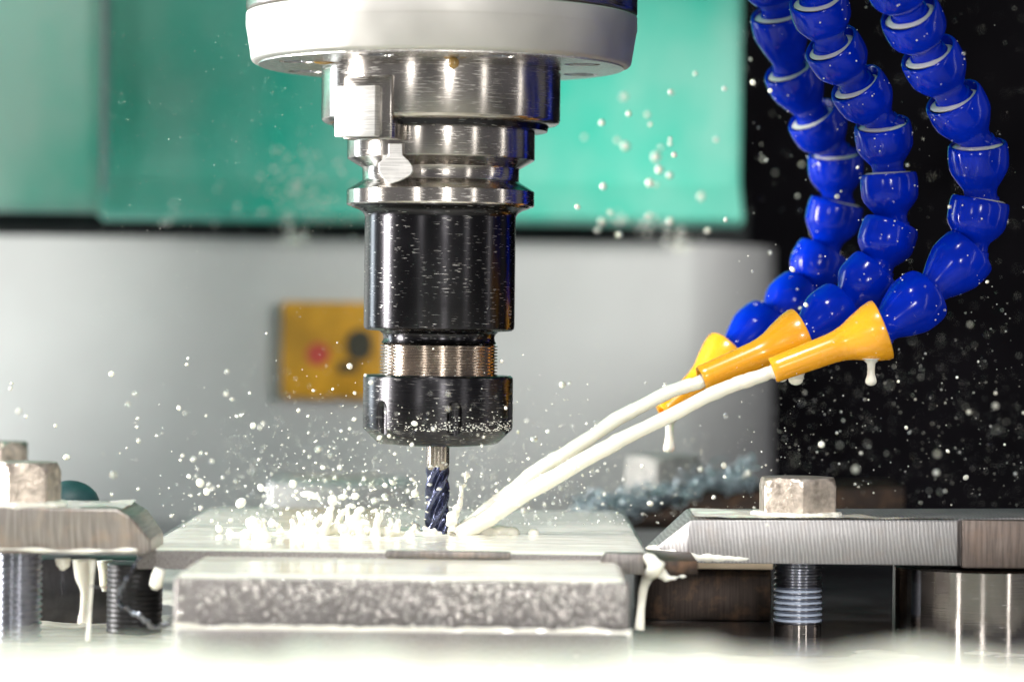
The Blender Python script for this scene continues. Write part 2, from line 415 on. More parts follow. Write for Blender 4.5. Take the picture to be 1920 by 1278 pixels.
# ------------------------------------------------------------------ tool holder
hx = Vector((W(824, 560, 1.0).x, 0, 0))
th_ = thing("tool_holder", "black oxide collet chuck with bright grooved flange, held in the spindle", "tool holder", hx + Vector((0, 0, Zp(420))))
ring = lathe(LZ([(238, 100), (238, 173), (241, 176), (297, 176), (300, 175), (316, 148), (318, 147), (339, 147), (341, 148), (357, 174), (359, 176), (384, 176), (387, 174), (387, 120)]), hx, n=160)
sa = math.asin(-112/176); dn = Vector((math.sin(sa), -math.cos(sa), 0)); tt = Vector((dn.y, -dn.x, 0))
tt = tt if tt.x > 0 else -tt
def ocyl(vf):      # local (t, r, z) -> world around the holder axis
    return [hx + tt*v.x + dn*v.y + Vector((0, 0, v.z)) for v in vf[0]], vf[1]
slot = ocyl(box(-21*px, 46*px, 140*px, 200*px, Zp(360), Zp(225), .0018, 3))
mk("flange", *cut(ring, slot), STEEL, th_, smooth=30)
# bright keyhole-shaped machined face beside the slot
KX, KY = 748, 322
out = [(-13, -43), (13, -43), (13, -22), (24, -12), (31, -2), (32, 8), (27, 15), (10, 24), (-6, 29), (-12, 29), (-24, 18), (-31, 6), (-31, -8), (-24, -13), (-13, -20)]
kd = W(KX, KY, 1.0)-Vector((0, 0, 0)); ka = R_(-14)
face = []
for x, y in out:
    p = W(KX+x, KY+y, 1.0); rr = p.x-W(KX, KY, 1.0).x
    face.append(Vector((W(KX, KY, 1).x + rr*math.cos(ka)*1.03, -math.sqrt(1-(77/176)**2)*176*px - .0015 + rr*math.sin(-ka)*-1, p.z)))
mk("keyhole_face", *prism(face, (0, .012, 0), .0002, 1), KEYM, th_, smooth=8)
body = LZ([(385, 140), (387, 168), (390, 166), (394, 154), (399, 146), (405, 142), (410, 141.5), (611, 141.5), (616, 140), (619, 136), (620, 130), (621, 112), (626, 106), (632, 104), (638, 105), (643, 108), (645, 104), (645, 90)])
mk("chuck_body", *lathe(body, hx, n=160), DARK, th_, smooth=30)
tp = [(644, 100)]
for k in range(10):
    y = 646 + k*5.9; tp += [(y, 105), (y+1.6, 110.5), (y+3.0, 110.5), (y+4.6, 105)]
tp += [(707, 104)]
mk("collet_thread", *lathe(LZ(tp), hx, n=128), THREAD, th_, smooth=25)
nx_ = Vector((W(821, 770, 1.0).x, 0, 0))
nut = lathe(LZ([(703, 108), (703, 136), (706, 139.5), (709, 140.5), (800, 140.5), (804, 139), (829, 113), (831, 108), (831, 30)]), nx_, n=192)
cs = []
for k in range(6):
    a = R_(-90-46+60*k); c = nx_ + Vector((146*px*math.cos(a), 146*px*math.sin(a), 0)); rs = 15*px
    cs.append(lathe([(Zp(845), rs), (Zp(765), rs), (Zp(757), rs*.93), (Zp(751), rs*.68), (Zp(748), rs*.2)], c, n=28))
mk("collet_nut", *cut(nut, join(*cs)), NUTM, th_, smooth=30)
nb = random.Random(8); nbs = []
for i in range(260):
    a_ = R_(-90) + nb.gauss(.45, .55); y_ = 803-abs(nb.gauss(0, 9))-max(0, nb.gauss(-6, 14)); rr_ = 140.8*px
    nbs.append(ball(nx_ + Vector((rr_*math.cos(a_), rr_*math.sin(a_), Zp(y_))), nb.uniform(.00008, .00026), 1, (1.6, 1, .8)))
o_ = mk("coolant_bead", *join(*nbs), MILK, th_, smooth=180); o_['kind'] = 'stuff'
mk("collet", *lathe(LZ([(820, 80), (832.5, 80), (834, 76), (834, 24)]), nx_, n=64), DARK, th_)

# ------------------------------------------------------------------ end mill
ex = Vector((W(820, 920, 1.0).x, 0, 0))
em = thing("end_mill", "violet coated spiral end mill with a bare steel shank cutting into the plate", "end mill", ex + Vector((0, 0, Zp(1003))))
mk("shank", *lathe(LZ([(822, 22), (868, 22), (874, 21), (880, 18)]), ex, n=48), turned("bare shank steel", (.36, .32, .28), .18, .1), em)
V, Fc = [], []; n = 72; ys = [868 + i*1.7 for i in range(81)]
for k, y in enumerate(ys):
    tw = -(y-868)/135*2*math.pi*.70
    for i in range(n):
        a = 2*math.pi*i/n; ph = ((a - tw)*4/(2*math.pi)) % 1.0
        if ph < .22: r = 23.2
        elif ph < .34: r = 23.2 - (ph-.22)/.12*3
        else:
            q = (ph-.34)/.66; r = 20.2 - 11.5*math.sin(q*math.pi)**.8 + 3*q
        if y < 885: r = r + (20-r)*((885-y)/17)
        V.append(ex + Vector((r*px*math.cos(a), r*px*math.sin(a), Zp(y))))
for k in range(len(ys)-1):
    for i in range(n):
        j = (i+1) % n; Fc.append([k*n+i, (k+1)*n+i, (k+1)*n+j, k*n+j])
Fc.append([(len(ys)-1)*n+i for i in range(n)]); Fc.append(list(range(n))[::-1])
mk("flutes", V, Fc, CARB, em, smooth=40)

# ------------------------------------------------------------------ workpiece, plates, table
zT = at_z(1003, 1.0)                 # top of plate
dF = 1003-HZ; dF = dF/(1036-HZ)      # distance of the step's front edge
zL = at_z(1050, dF)                  # ledge height
dL = zL*F/(HZ-1084)                  # front edge of the ledge
zB = at_z(1182, dL)                  # bottom of the front face
zTab = at_z(1213, .93)               # table level
dR = zT*F/(HZ-957)                   # rear edge of the plate
wp = thing("workpiece", "stepped aluminium plate flooded with white coolant under the end mill", "workpiece", Vector((-.03, yb(dF), zB)))
xl, xr = at_x(330, dL), at_x(1186, dL)
wtop = box(at_x(262, dF), at_x(1225, dF), yb(dF), yb(dR), zL-.004, zT-.0004, .0004)
mk("top_plate", *wtop, ALU, wp)
mk("front_ledge", *box(xl, xr, yb(dL), yb(dR)-.01, zB, zL-.0004, .0014, 3), ALU, wp)
# rough chips cut into the step
V = []
mk("cut_edge", *box(at_x(728, dF-.001), at_x(962, dF-.001), yb(dF)-.0012, yb(dF)+.002, at_z(1047, dF), at_z(1034, dF), .0005), SHIMM, wp)
# water beads on the front face of the ledge
bd = []; rnd = random.Random(3)
for i in range(3000):
    x = rnd.uniform(xl+.001, xr-.001); t = rnd.random()
    u = (x-xl)/(xr-xl)
    if rnd.random() > .25 + .75*u: continue
    z = zB+.001 + (zL-zB-.002)*(t**(.45 if rnd.random() < .6 else 1)); r = rnd.uniform(.00010, .00024) if rnd.random() < .8 else rnd.uniform(.00024, .00042)
    bd.append(ball((x, yb(dL), z), r, 1, (1, .5, rnd.uniform(1, 1.9))))
o = mk("coolant_bead", *join(*bd), plain("clear coolant bead", (.9, .88, .86), .10, 1, 0), wp); tag(o, kind='stuff')
bp = mk("base_plate", *box(xl+.001, at_x(1187, dL), yb(dL-.004), yb(1.08), zTab, zB-.0003, .0015, 3), ALU, loc=(-.03, yb(dL), zTab))
tag(bp, "flat riser plate under the stepped aluminium plate, drowned in white coolant", "plate")
tb = mk("machine_table", *box(-.8, .8, -.75, .49, zTab-.03, zTab), TABLE, loc=(0, 0, zTab)); tag(tb, kind='structure')

def film(name, x0, x1, y0, y1, z, hfun, nx, ny, mat, **kw):
    """wavy sheet of liquid; where hfun is negative it dips under the surface it lies on"""
    V, Fc = [], []
    for j in range(ny+1):
        for i in range(nx+1):
            x = x0+(x1-x0)*i/nx; y = y0+(y1-y0)*j/ny; V.append((x, y, z+hfun(x, y)))
    for j in range(ny):
        for i in range(nx):
            q = [j*(nx+1)+i, j*(nx+1)+i+1, (j+1)*(nx+1)+i+1, (j+1)*(nx+1)+i]
            if max(V[k][2] for k in q) > z-.0012: Fc.append(q)
    return mk(name, V, Fc, mat, smooth=180, **kw)
cutx = ex.x
def h_top(x, y):
    e = min((x-(at_x(268, dF)))/.006, (at_x(1222, dF)-x)/.006, (y-yb(dF))/.0035, 1); e = max(0, e)**.5
    r = math.hypot(x-cutx, y)
    return -.0007*(1-e) + .0003*e*(.85 + .60*fbm((x*.4, y, 0), 110, 3)) + .0006*math.exp(-(r/.02)**2)*math.sin(r*900)
o = film("coolant_pool", at_x(266, dF), at_x(1223, dF), yb(dF)+.0003, yb(dR)-.001, zT, h_top, 260, 130, MILK, loc=(-.03, .02, zT))
tag(o, kind='structure')
def h_led(x, y):
    e = max(0, min((x-xl)/.003, (xr-x)/.003, (y-yb(dL))/.002, 1))**.5
    return -.0014*(1-e) + .0005*e*(.85 + .4*fbm((x*.3, y, 3), 110, 3))
o = film("coolant_pool", xl+.0004, xr-.0004, yb(dL)+.0003, yb(dF)+.001, zL-.0002, h_led, 220, 50, MILK, loc=(-.03, yb(dL), zL)); tag(o, kind='structure')
def h_tab(x, y):
    n = fbm((x, y, 8), 28, 4)
    side = 1.3 if x < -.07 else (-.35 if x > .04 else 0)
    front = (.925-1-y)/.03
    return .0016*max(-1, min(1, (n*1.2 + side + max(-1.6, min(2.5, front))*.8))) + .0003*fbm((x, y, 2), 200, 3)
o = film("coolant_pool", -.30, .36, -.55, .30, zTab+.0004, h_tab, 260, 320, MILK, loc=(0, -.2, zTab)); tag(o, kind='structure')
# milk flooding over the riser plate front
def drape(name, x0, x1, y, ztop, zbot, mat, label, seed):
    V, Fc = [], []; nx, nz = 160, 14
    for k in range(nz+1):
        for i in range(nx+1):
            x = x0+(x1-x0)*i/nx; t = k/nz
            V.append((x, y - .0012 - .003*t - .0016*fbm((x, t*.02, seed), 130, 4)*(t+.2), ztop+(.0011*fbm((x, 7, seed), 110, 4) if k == 0 else 0)-(ztop-zbot)*t))
    for k in range(nz):
        for i in range(nx): Fc.append([k*(nx+1)+i, k*(nx+1)+i+1, (k+1)*(nx+1)+i+1, (k+1)*(nx+1)+i])
    o = mk(name, V, Fc, mat, smooth=180, loc=((x0+x1)/2, y, zbot))
    return tag(o, label, "coolant")
drape("coolant_sheet", xl+.0005, at_x(1189, dL), yb(dL)-.0002, zB+.0010, zTab, MILK, "white coolant sheet running down the front of the riser plate", 4)
# added foam-topped lip near the lens, fading the bottom edge to white
zlip = at_z(1211, .52)
lipx = (-.40, .40)
lp = mk("fade_lip", *box(lipx[0], lipx[1], yb(.475), yb(.52), zTab-.03, zlip-.004, .004, 3), GREYW, loc=(0, yb(.5), zTab)); tag(lp, "added lip in front of the machine table, carrying the white fade foam", "gutter lip")
def h_foam(x, y):
    t = (y-yb(.465))/.065; e = max(0, 1-abs(2*t-1)**3)
    return -.006 + .0085*e + .0022*e*fbm((x, y, 5), 60, 4)
fo = film("fade_foam", -.16, .16, yb(.465), yb(.53), zlip-.002, h_foam, 220, 44, MILK, loc=(0, yb(.5), zlip)); tag(fo, "added band of white foam near the lens that makes the bottom fade", "foam", kind='stuff')

# ------------------------------------------------------------------ clamps, bolts, posts
def hexbolt(name, c, r, h, label, mat, rot, group="hex bolts holding the strap clamps"):
    t = thing(name, label, "bolt", c, group)
    V, Fc = [], []
    n = 120
    prof = [(0, 1.0), (.06, 1.0), (.78, 1.0), (.92, .985), (1.0, .90)]
    for k, (z, f) in enumerate(prof):
        for i in range(n):
            a = rot + 2*math.pi*i/n; q = ((a-rot+1e-9) % (math.pi/3)) - math.pi/6
            hx_ = r*math.cos(math.pi/6)/math.cos(q)
            cone = r*(1.01 - max(0, z-.80)*.75) if z > .5 else r*(1.01 - max(0, .1-z)*.5)
            rr = min(hx_, cone, r*.985); V.append(c + Vector((rr*math.cos(a), rr*math.sin(a), z*h)))
    for k in range(len(prof)-1):
        for i in range(n):
            j = (i+1) % n; Fc.append([k*n+i, k*n+j, (k+1)*n+j, (k+1)*n+i])
    Fc.append([(len(prof)-1)*n+i for i in range(n)]); Fc.append(list(range(n))[::-1])
    mk("head", V, Fc, mat, t, smooth=16)
    return t
def threads(c, r, z0, z1, pitch, depth):
    p = [(z1, r*.8)]; z = z1
    while z-pitch > z0:
        p += [(z-.1*pitch, r-depth), (z-.4*pitch, r), (z-.6*pitch, r), (z-.9*pitch, r-depth)]; z -= pitch
    p.append((z0, r*.9)); return lathe(p, c, n=64)

# right clamp
dC = .955
czt, czb = at_z(966, dC), at_z(1051, dC)
def CP(x, z_y, d=dC): return Vector((at_x(x, d), yb(d), at_z(z_y, d)))
rc = thing("strap_clamp", "grey sawn steel strap clamp with a pointed nose on the right", "clamp", Vector((.1, yb(dC), czb)), "strap clamps holding the plate")
outl = [Vector((at_x(1222, dC), yb(dC)+.010, 0)), Vector((at_x(1292, dC), yb(dC), 0)), Vector((at_x(1800, dC), yb(dC), 0)), Vector((at_x(1806, dC), yb(dC)+.0015, 0)), Vector((at_x(2050, dC), yb(dC)+.006, 0)), Vector((at_x(2050, dC), yb(dC)+.045, 0)), Vector((at_x(1300, dC), yb(dC)+.045, 0)), Vector((at_x(1222, dC), yb(dC)+.034, 0))]
bm = bmesh.new()
bot = [bm.verts.new((p.x, p.y, czb)) for p in outl]
tz = [czb+.0022, czt-.0008, czt, czt+.0006, czt+.0016, czt+.0016, czt, czb+.0022]
top = [bm.verts.new((p.x + (.0012 if k in (1, 6) else 0), p.y, z)) for k, (p, z) in enumerate(zip(outl, tz))]
m_ = len(outl)
bm.faces.new(bot[::-1])
for k in range(m_): bm.faces.new([bot[k], bot[(k+1) % m_], top[(k+1) % m_], top[k]])
bm.faces.new([top[0], top[1], top[6], top[7]]); bm.faces.new([top[1], top[2], top[3], top[4], top[5], top[6]])
bmesh.ops.recalc_face_normals(bm, faces=bm.faces[:])
bmesh.ops.bevel(bm, geom=bm.edges[:], offset=.0005, segments=2, profile=.5, affect='EDGES')
mk("bar", *from_bm(bm), CLAMPM, rc, smooth=30)
mk("heel", *box(at_x(1808, dC), at_x(2040, dC), yb(dC)-.0012, yb(dC)+.03, czb-.0006, czt+.0004, .0008), machined("shaded clamp end steel", (.19, .155, .14), .5, "X", 900, .3, (.32, .22, .17), .3), rc)  # turned-away clamp end; its shade is put into the darker colour
# coolant lying on the top of the clamp
def h_clamp(x, y): return .0005*(fbm((x, y, 11), 60, 3)*1.3+.15)
o = film("coolant_film", at_x(1310, dC), at_x(1795, dC), yb(dC)+.001, yb(dC)+.04, czt+.0002, h_clamp, 120, 50, MILK, loc=(.1, yb(dC)+.02, czt)); tag(o, "thin white coolant film lying on top of the right clamp", "coolant")
bR = W(1495, 960, dC+.022); bR.z = czt+.0004
hexbolt("hex_bolt", bR, 80*dC/F, at_z(888, dC+.022)-bR.z, "worn bare hex bolt head on the right clamp, black wall behind it", BOLTM, R_(-90+2))
o = mk("coolant_ring", *melted(join(*[ball(bR+Vector((76*dC/F*math.cos(a)*random.uniform(.95, 1.12), 76*dC/F*math.sin(a), .0001)), random.uniform(.0009, .0015), 2, (1.5, 1.5, .7)) for a in [2*math.pi*i/40 for i in range(40)]]), .0004, 4), MILK, loc=bR, smooth=180); tag(o, "white coolant collar round the foot of the bolt on the right clamp", "coolant")
# its stud under the clamp
sc_ = W(1496, 1100, dC+.02); sc_.z = zTab; rs = 45.5*(dC+.02)/F
st = thing("clamp_stud", "threaded stud under the right clamp with coolant in its threads", "stud", sc_, "studs under the strap clamps")
zA = at_z(1163, dC+.02)
mk("thread", *threads(Vector((sc_.x, sc_.y, 0)), rs, zA, czb, .00195, .0006), STUDM, st, smooth=30)
mk("plain_shank", *lathe([(zTab, rs*.97), (zA+.0004, rs*.97)], Vector((sc_.x, sc_.y, 0)), n=64), CHROME, st)
tp = []
zz = at_z(1096, dC+.02); k = 0
fl = []
z = czb
while z-.00195 > zA:
    if z < zz: fl += [lathe([(z-.00195*.98+.0008, rs-.0007), (z-.00195+.0011, rs+.00004), (z-.0002, rs+.00004), (z+.00012, rs-.0007)], Vector((sc_.x, sc_.y, 0)), n=48, rfun=lambda t, r, a, z=z: r*(.992+.010*math.sin(2*a+z*3000)+.006*math.sin(5*a+z*7000)))]
    z -= .00195
if fl: o = mk("coolant_fill", *join(*fl), MILKB, st, smooth=60); o['label'] = "bluish white coolant filling the lower threads"
# round support post
dP = .985; pr = 158*dP/F
pc = Vector((at_x(1838, dP), yb(dP), zTab))
po = mk("support_post", *lathe([(zTab, pr), (czb-.0026, pr), (czb-.0018, pr-.0008), (czb-.0018, pr*.5)], Vector((pc.x, pc.y, 0)), n=128), CHROME, loc=pc); tag(po, "polished round steel post propping the tail of the right clamp", "post")
# shim under the nose
dM = .918
sh = thing("shim_plate", "dark rough shim plate with chamfered end under the nose of the right clamp", "shim", Vector((at_x(1220, dM), yb(dM), at_z(1074, dM))))
z0, z1 = at_z(1074, dM), at_z(1035, dM); zm = (z0+z1)/2
pts = [(at_x(1132, dM), z0+.0018+.001), (at_x(1146, dM), z0), (at_x(1213, dM), z0), (at_x(1213, dM), z1), (at_x(1142, dM), z1), (at_x(1132, dM), z1-.002)]
mk("bright_end", *prism([Vector((x, yb(dM), z)) for x, z in pts], (0, .0072, 0), .0003), SHIMM, sh)
mk("dark_end", *box(at_x(1213.5, dM), at_x(1314, dM), yb(dM)+.0012, yb(dM)+.06, z0+.0002, z1-.0022, .0003), BROWNM, sh)
# rear supports on the right
bk = mk("support_block", *box(at_x(1205, 1.02), at_x(1452, 1.02), yb(1.02), yb(1.07), zTab, at_z(1063, 1.02), .0008), BROWNM, loc=(at_x(1330, 1.02), yb(1.02), zTab)); tag(bk, "brown oxidised steel block standing under the right clamp", "block")
bk = mk("packing_strip", *box(at_x(1300, 1.018), at_x(1455, 1.018), yb(1.018), yb(1.06), at_z(1062.5, 1.018), at_z(1046, 1.018), .0005), plain("cream strip", (.72, .58, .42), .4, .2), loc=(at_x(1380, 1.018), yb(1.018), at_z(1060, 1.018))); tag(bk, "cream coloured packing strip on top of the brown block", "strip")

# left clamp
dE = .905
lc = thing("strap_clamp", "scuffed brownish strap clamp with a chamfered nose on the left", "clamp", Vector((-.14, yb(dE), at_z(1046, dE))), "strap clamps holding the plate")
pts = [(-120, 962), (222, 962), (250, 978), (282, 1022), (283, 1046), (276, 1048), (-120, 1048)]
bar = prism([Vector((at_x(x, dE), yb(dE), at_z(y, dE))) for x, y in pts], (0, .04, 0), .0007)
# the nose is bevelled towards the camera as well
vs = []
for v in bar[0]:
    x = v.x; k = max(0, (x-at_x(244, dE))/(at_x(283, dE)-at_x(244, dE)))
    if v.y < yb(dE)+.01: v = Vector((v.x, v.y+.007*k, v.z))
    vs.append(v)
mk("bar", vs, bar[1], CLAMPD, lc, smooth=30)
def h_c2(x, y): return .0006*(fbm((x, y, 15), 60, 3)*1.2+.35)
o = film("coolant_film", at_x(-60, dE), at_x(232, dE), yb(dE)+.0006, yb(dE)+.038, at_z(962, dE), h_c2, 90, 60, MILK, loc=(-.14, yb(dE)+.02, at_z(962, dE))); tag(o, "thin white coolant film lying on top of the left clamp", "coolant")
lip = tube(spline([Vector((at_x(x, dE-.0012), yb(dE)-.0004, at_z(y, dE))) for x, y in ((-60, 1041), (40, 1039), (120, 1042), (200, 1040), (262, 1038))], 8), [.0005+.0003*math.sin(i*.7) for i in range(33)], 10)
o = mk("coolant_film", *lip, MILK, loc=(-.14, yb(dE), at_z(1040, dE)), smooth=180); tag(o, "white coolant lip along the lower edge of the left clamp", "coolant")
bL = W(45, 956, dE+.014); bL.z = at_z(962, dE)
hexbolt("hex_bolt", bL, 71*dE/F, at_z(876, dE+.014)-bL.z, "large bare hex bolt head at the left edge, on the left clamp", BOLTM, R_(-90-14.4))
o = mk("coolant_ring", *melted(join(*[ball(bL+Vector((70*dE/F*math.cos(a), 70*dE/F*math.sin(a), .0003)), random.uniform(.0012, .002), 2, (1.6, 1.6, .8)) for a in [2*math.pi*i/40 for i in range(40)]]), .0005, 4), MILK, loc=bL, smooth=180); tag(o, "white coolant collar round the foot of the bolt on the left clamp", "coolant")
sL = W(34, 1100, dE+.014); sL.z = zTab; rs = 45*(dE+.014)/F
st = thing("clamp_stud", "dark threaded stud under the left clamp at the picture edge", "stud", sL, "studs under the strap clamps")
mk("thread", *threads(Vector((sL.x, sL.y, 0)), rs, zTab, at_z(1047, dE), .0020, .0007), STUDM, st, smooth=30)
# rear bolt on the left
b2 = W(4, 880, 1.10); rl = thing("strap_clamp", "far strap clamp hidden behind the large left bolt", "clamp", W(0, 905, 1.1), "strap clamps holding the plate")
zc = at_z(892, 1.10)
hexbolt("hex_bolt", Vector((b2.x, b2.y, zc)), 54*1.1/F, at_z(838, 1.1)-zc, "small blurred hex bolt head behind the large left bolt", BOLTM, R_(-90+8))
mk("bar", *box(at_x(-200, 1.08), at_x(70, 1.08), yb(1.08), yb(1.13), at_z(925, 1.08), zc, .001), CLAMPD, rl)
tc = mk("dark_cap", *ball((at_x(135, 1.02), yb(1.02), at_z(955, 1.02)), 56*1.02/F, 3, (1, 1, .82)), TEAL, loc=(at_x(135, 1.02), yb(1.02), at_z(960, 1.02))); tag(tc, "dark teal rounded cap behind the left clamp", "cap")
# things under the left clamp
db = .985
lb = mk("support_block", *box(at_x(-60, db), at_x(285, db), yb(db), yb(db)+.04, zTab, at_z(1056, db), .0015), plain("near black steel", (.035, .033, .035), .3, .7, .2, .4, 150, .3), loc=(at_x(100, db), yb(db), zTab)); tag(lb, "black steel block standing under the left clamp", "block")  # near-black block filling the space under the clamp
rr = .0115
lb = mk("jack_screw", *threads(Vector((at_x(258, .945), yb(.945), 0)), 52*.945/F, zTab, at_z(1062, .945), .0016, .0002), DARKHOLE, loc=(at_x(258, .945), yb(.945), zTab), smooth=30); tag(lb, "dark round jack screw beside the left end of the plate", "jack screw")
def strand(name, pts, radii, label, cat, mat=MILK, n=12):
    P = spline(pts, 8); m = len(P)
    Rr = [radii[0]*(1-0)] * m
    for i in range(m):
        t = i/(m-1)*(len(radii)-1); k = min(int(t), len(radii)-2); f = t-k; f = f*f*(3-2*f); Rr[i] = radii[k]*(1-f)+radii[k+1]*f
    o = mk(name, *tube(P, Rr, n), mat, loc=pts[0], smooth=180)
    return tag(o, label, cat)
k9 = .93/F
strand("coolant_drip", [W(155, 1048, .93), W(156, 1075, .93), W(160, 1110, .93), W(158, 1140, .93), W(158, 1168, .93)], [19*k9, 17*k9, 9*k9, 8*k9, 13*k9], "thick cream coolant stream pouring off the left clamp", "coolant drip")
strand("coolant_drip", [W(174, 1048, .915), W(172, 1090, .915), W(169, 1140, .915), W(165, 1200, .91)], [7*k9, 4*k9, 3.5*k9, 5*k9], "thin coolant thread just right of the thick cream stream", "coolant drip")
strand("coolant_drip", [W(196, 1050, .95), W(198, 1075, .95), W(197, 1096, .95), W(196, 1108, .95)], [15*k9, 13*k9, 11*k9, 5*k9], "short fat cream drip hanging under the left clamp", "coolant drip")
strand("coolant_drip", [W(118, 1046, .925), W(118, 1058, .925), W(117, 1068, .925)], [15*k9, 13*k9, 5*k9], "stubby coolant drip nearest the left stud", "coolant drip")
strand("coolant_drip", [W(300, 1066, .90), W(296, 1080, .90), W(292, 1096, .90), W(290, 1104, .90)], [10*k9, 12*k9, 12*k9, 5*k9], "white coolant drip at the left corner of the plate", "coolant drip")
for nm, pp, rr, lab in (("metal_chip", [(264, 1044), (252, 1060), (238, 1085), (226, 1105), (222, 1125), (232, 1140)], 4.5, "dark curled metal chip hanging from the nose of the left clamp"),
                        ("metal_chip", [(232, 1135), (246, 1146), (262, 1154), (276, 1166), (290, 1176), (318, 1168)], 6, "twisted metal chip lying in the coolant left of the plate"),
                        ("metal_chip", [(172, 1098), (190, 1100), (210, 1099), (232, 1094)], 4, "straight sliver of metal stuck under the left clamp")):
    P = spline([W(x, y, .905+.004*math.sin(i*2)) for i, (x, y) in enumerate(pp)], 8)
    o = mk(nm, *tube(P, [rr*k9*(1+.3*math.sin(i*.9)) for i in range(len(P))], 8, flat=.35), SWARFM, loc=P[0], smooth=60); tag(o, lab, "metal chip", "metal chips round the left clamp")

# coolant running off the right shim
k9 = dM/F
strand("coolant_drip", [W(1236, 1050, dM-.002), W(1228, 1066, dM-.002), W(1214, 1082, dM+.004), W(1206, 1105, dM+.006), W(1202, 1140, dM+.006), W(1199, 1180, dM+.006)], [13*k9, 15*k9, 11*k9, 9*k9, 8*k9, 10*k9], "white coolant stream running down from the shim under the right clamp", "coolant drip")
def blobs(name, lst, d, label, cat, vox=.0005):
    """merged lumps of liquid: (x px, y px, r px, stretch x, stretch z[, y offset])"""
    k = d/F
    o = mk(name, *melted(join(*[ball(W(q[0], q[1], d+(q[5] if len(q) > 5 else 0)), q[2]*k, 2, (q[3], .8, q[4])) for q in lst]), vox, 4), MILK, loc=W(lst[0][0], lst[0][1], d), smooth=180)
    return tag(o, label, cat)
blobs("coolant_drip", [(1222, 1052, 13, 1, 1.2), (1230, 1062, 14, 1, 1.1), (1240, 1074, 11, 1.1, 1), (1249, 1083, 8, 1.2, 1), (1262, 1083, 6, 1.6, .8), (1280, 1080, 5, 1.8, .8), (1216, 1046, 11, 1, 1), (1235, 1068, 10, 1, 1.3)], dM-.001, "white coolant lump sagging over the shim under the right clamp nose", "coolant")
nf = []
for i in range(46):
    x = 1224+i*6.4; t = i/45; y = 1034+10*min(1, t*4)+4*t+random.uniform(-1, 1); off = .010*max(0, (1292-x)/70)
    nf.append((x, y, (11*(1-t)+4)*random.uniform(.8, 1.15), 1.4, 1-.35*t, off+.001))
blobs("coolant_film", nf, dC, "pale coolant film along the lower edge of the right clamp nose", "coolant")
# rear right: clamp and bolt buried in chips
dQ = 1.20
qc = thing("strap_clamp", "dark brown strap clamp buried in blue chips at the back", "clamp", W(1330, 945, dQ), "strap clamps holding the plate")
pts = [(1170, 972), (1225, 958), (1330, 918), (1700, 902), (1700, 990), (1170, 990)]
mk("bar", *prism([Vector((at_x(x, dQ), yb(dQ), at_z(y, dQ))) for x, y in pts], (0, .05, 0), .001), BROWNM, qc)
bq = Vector((at_x(1245, dQ+.03), yb(dQ+.03), at_z(925, dQ+.03)))
hexbolt("hex_bolt", bq, 76*1.23/F, at_z(850, dQ+.03)-bq.z, "blurred pale hex bolt head at the back among blue chips", plain("pale bolt steel", (.42, .40, .38), .6, .2, 0, .2, 200, .2), R_(-90-30+20))
ch = []; rnd = random.Random(5)
for i in range(420):
    u = rnd.random(); x = 1080+u*330; yb0 = 958-abs(u-.1)*30 - (48*u if u > .3 else 16); d = dQ-.02+rnd.random()*.06
    y = yb0 + 4 + rnd.gauss(0, 13); c = W(x, y, d); a = rnd.uniform(0, 6.28); L = rnd.uniform(.0018, .006)
    di = Vector((rnd.gauss(0, 1), rnd.gauss(0, 1), rnd.gauss(0, .5))).normalized(); pe = di.orthogonal().normalized()
    ch.append(tube([c-di*L, c-di*L*.3+pe*L*.35, c+di*L*.4+pe*L*.3, c+di*L], [.0006, .001, .001, .0005], 5, flat=.4))
o = mk("chip_pile", *join(*ch), CHIPM, loc=W(1240, 950, dQ), smooth=60); tag(o, "heap of blue tinted metal chips on the rear clamp", "metal chips", kind='stuff')
lump = melted(join(*[ball(W(1085+i*6.5, 962-(i*.95)-(10*math.sin(i*.3)), dQ+rnd.uniform(0, .04)), rnd.uniform(.003, .0055), 2) for i in range(50)]), .0012, 3)
o = mk("chip_sludge", *lump, plain("wet blue grey sludge", (.30, .36, .40), .25, .2, .4, .5, 250, .8, .001), loc=W(1240, 955, dQ), smooth=180); tag(o, "wet blue grey sludge of chips banked against the rear clamp", "sludge", kind='stuff')
# blurred pale block behind on the left
dK = 1.27
o = mk("parallel_block", *box(at_x(505, dK), at_x(770, dK), yb(dK), yb(dK)+.05, zT-.02, at_z(905, dK), .002, 3), plain("pale ground block", (.66, .66, .66), .35, .6, 0, .06), loc=(at_x(640, dK), yb(dK), zT)); tag(o, "blurred pale steel block behind the splashing coolant", "block")

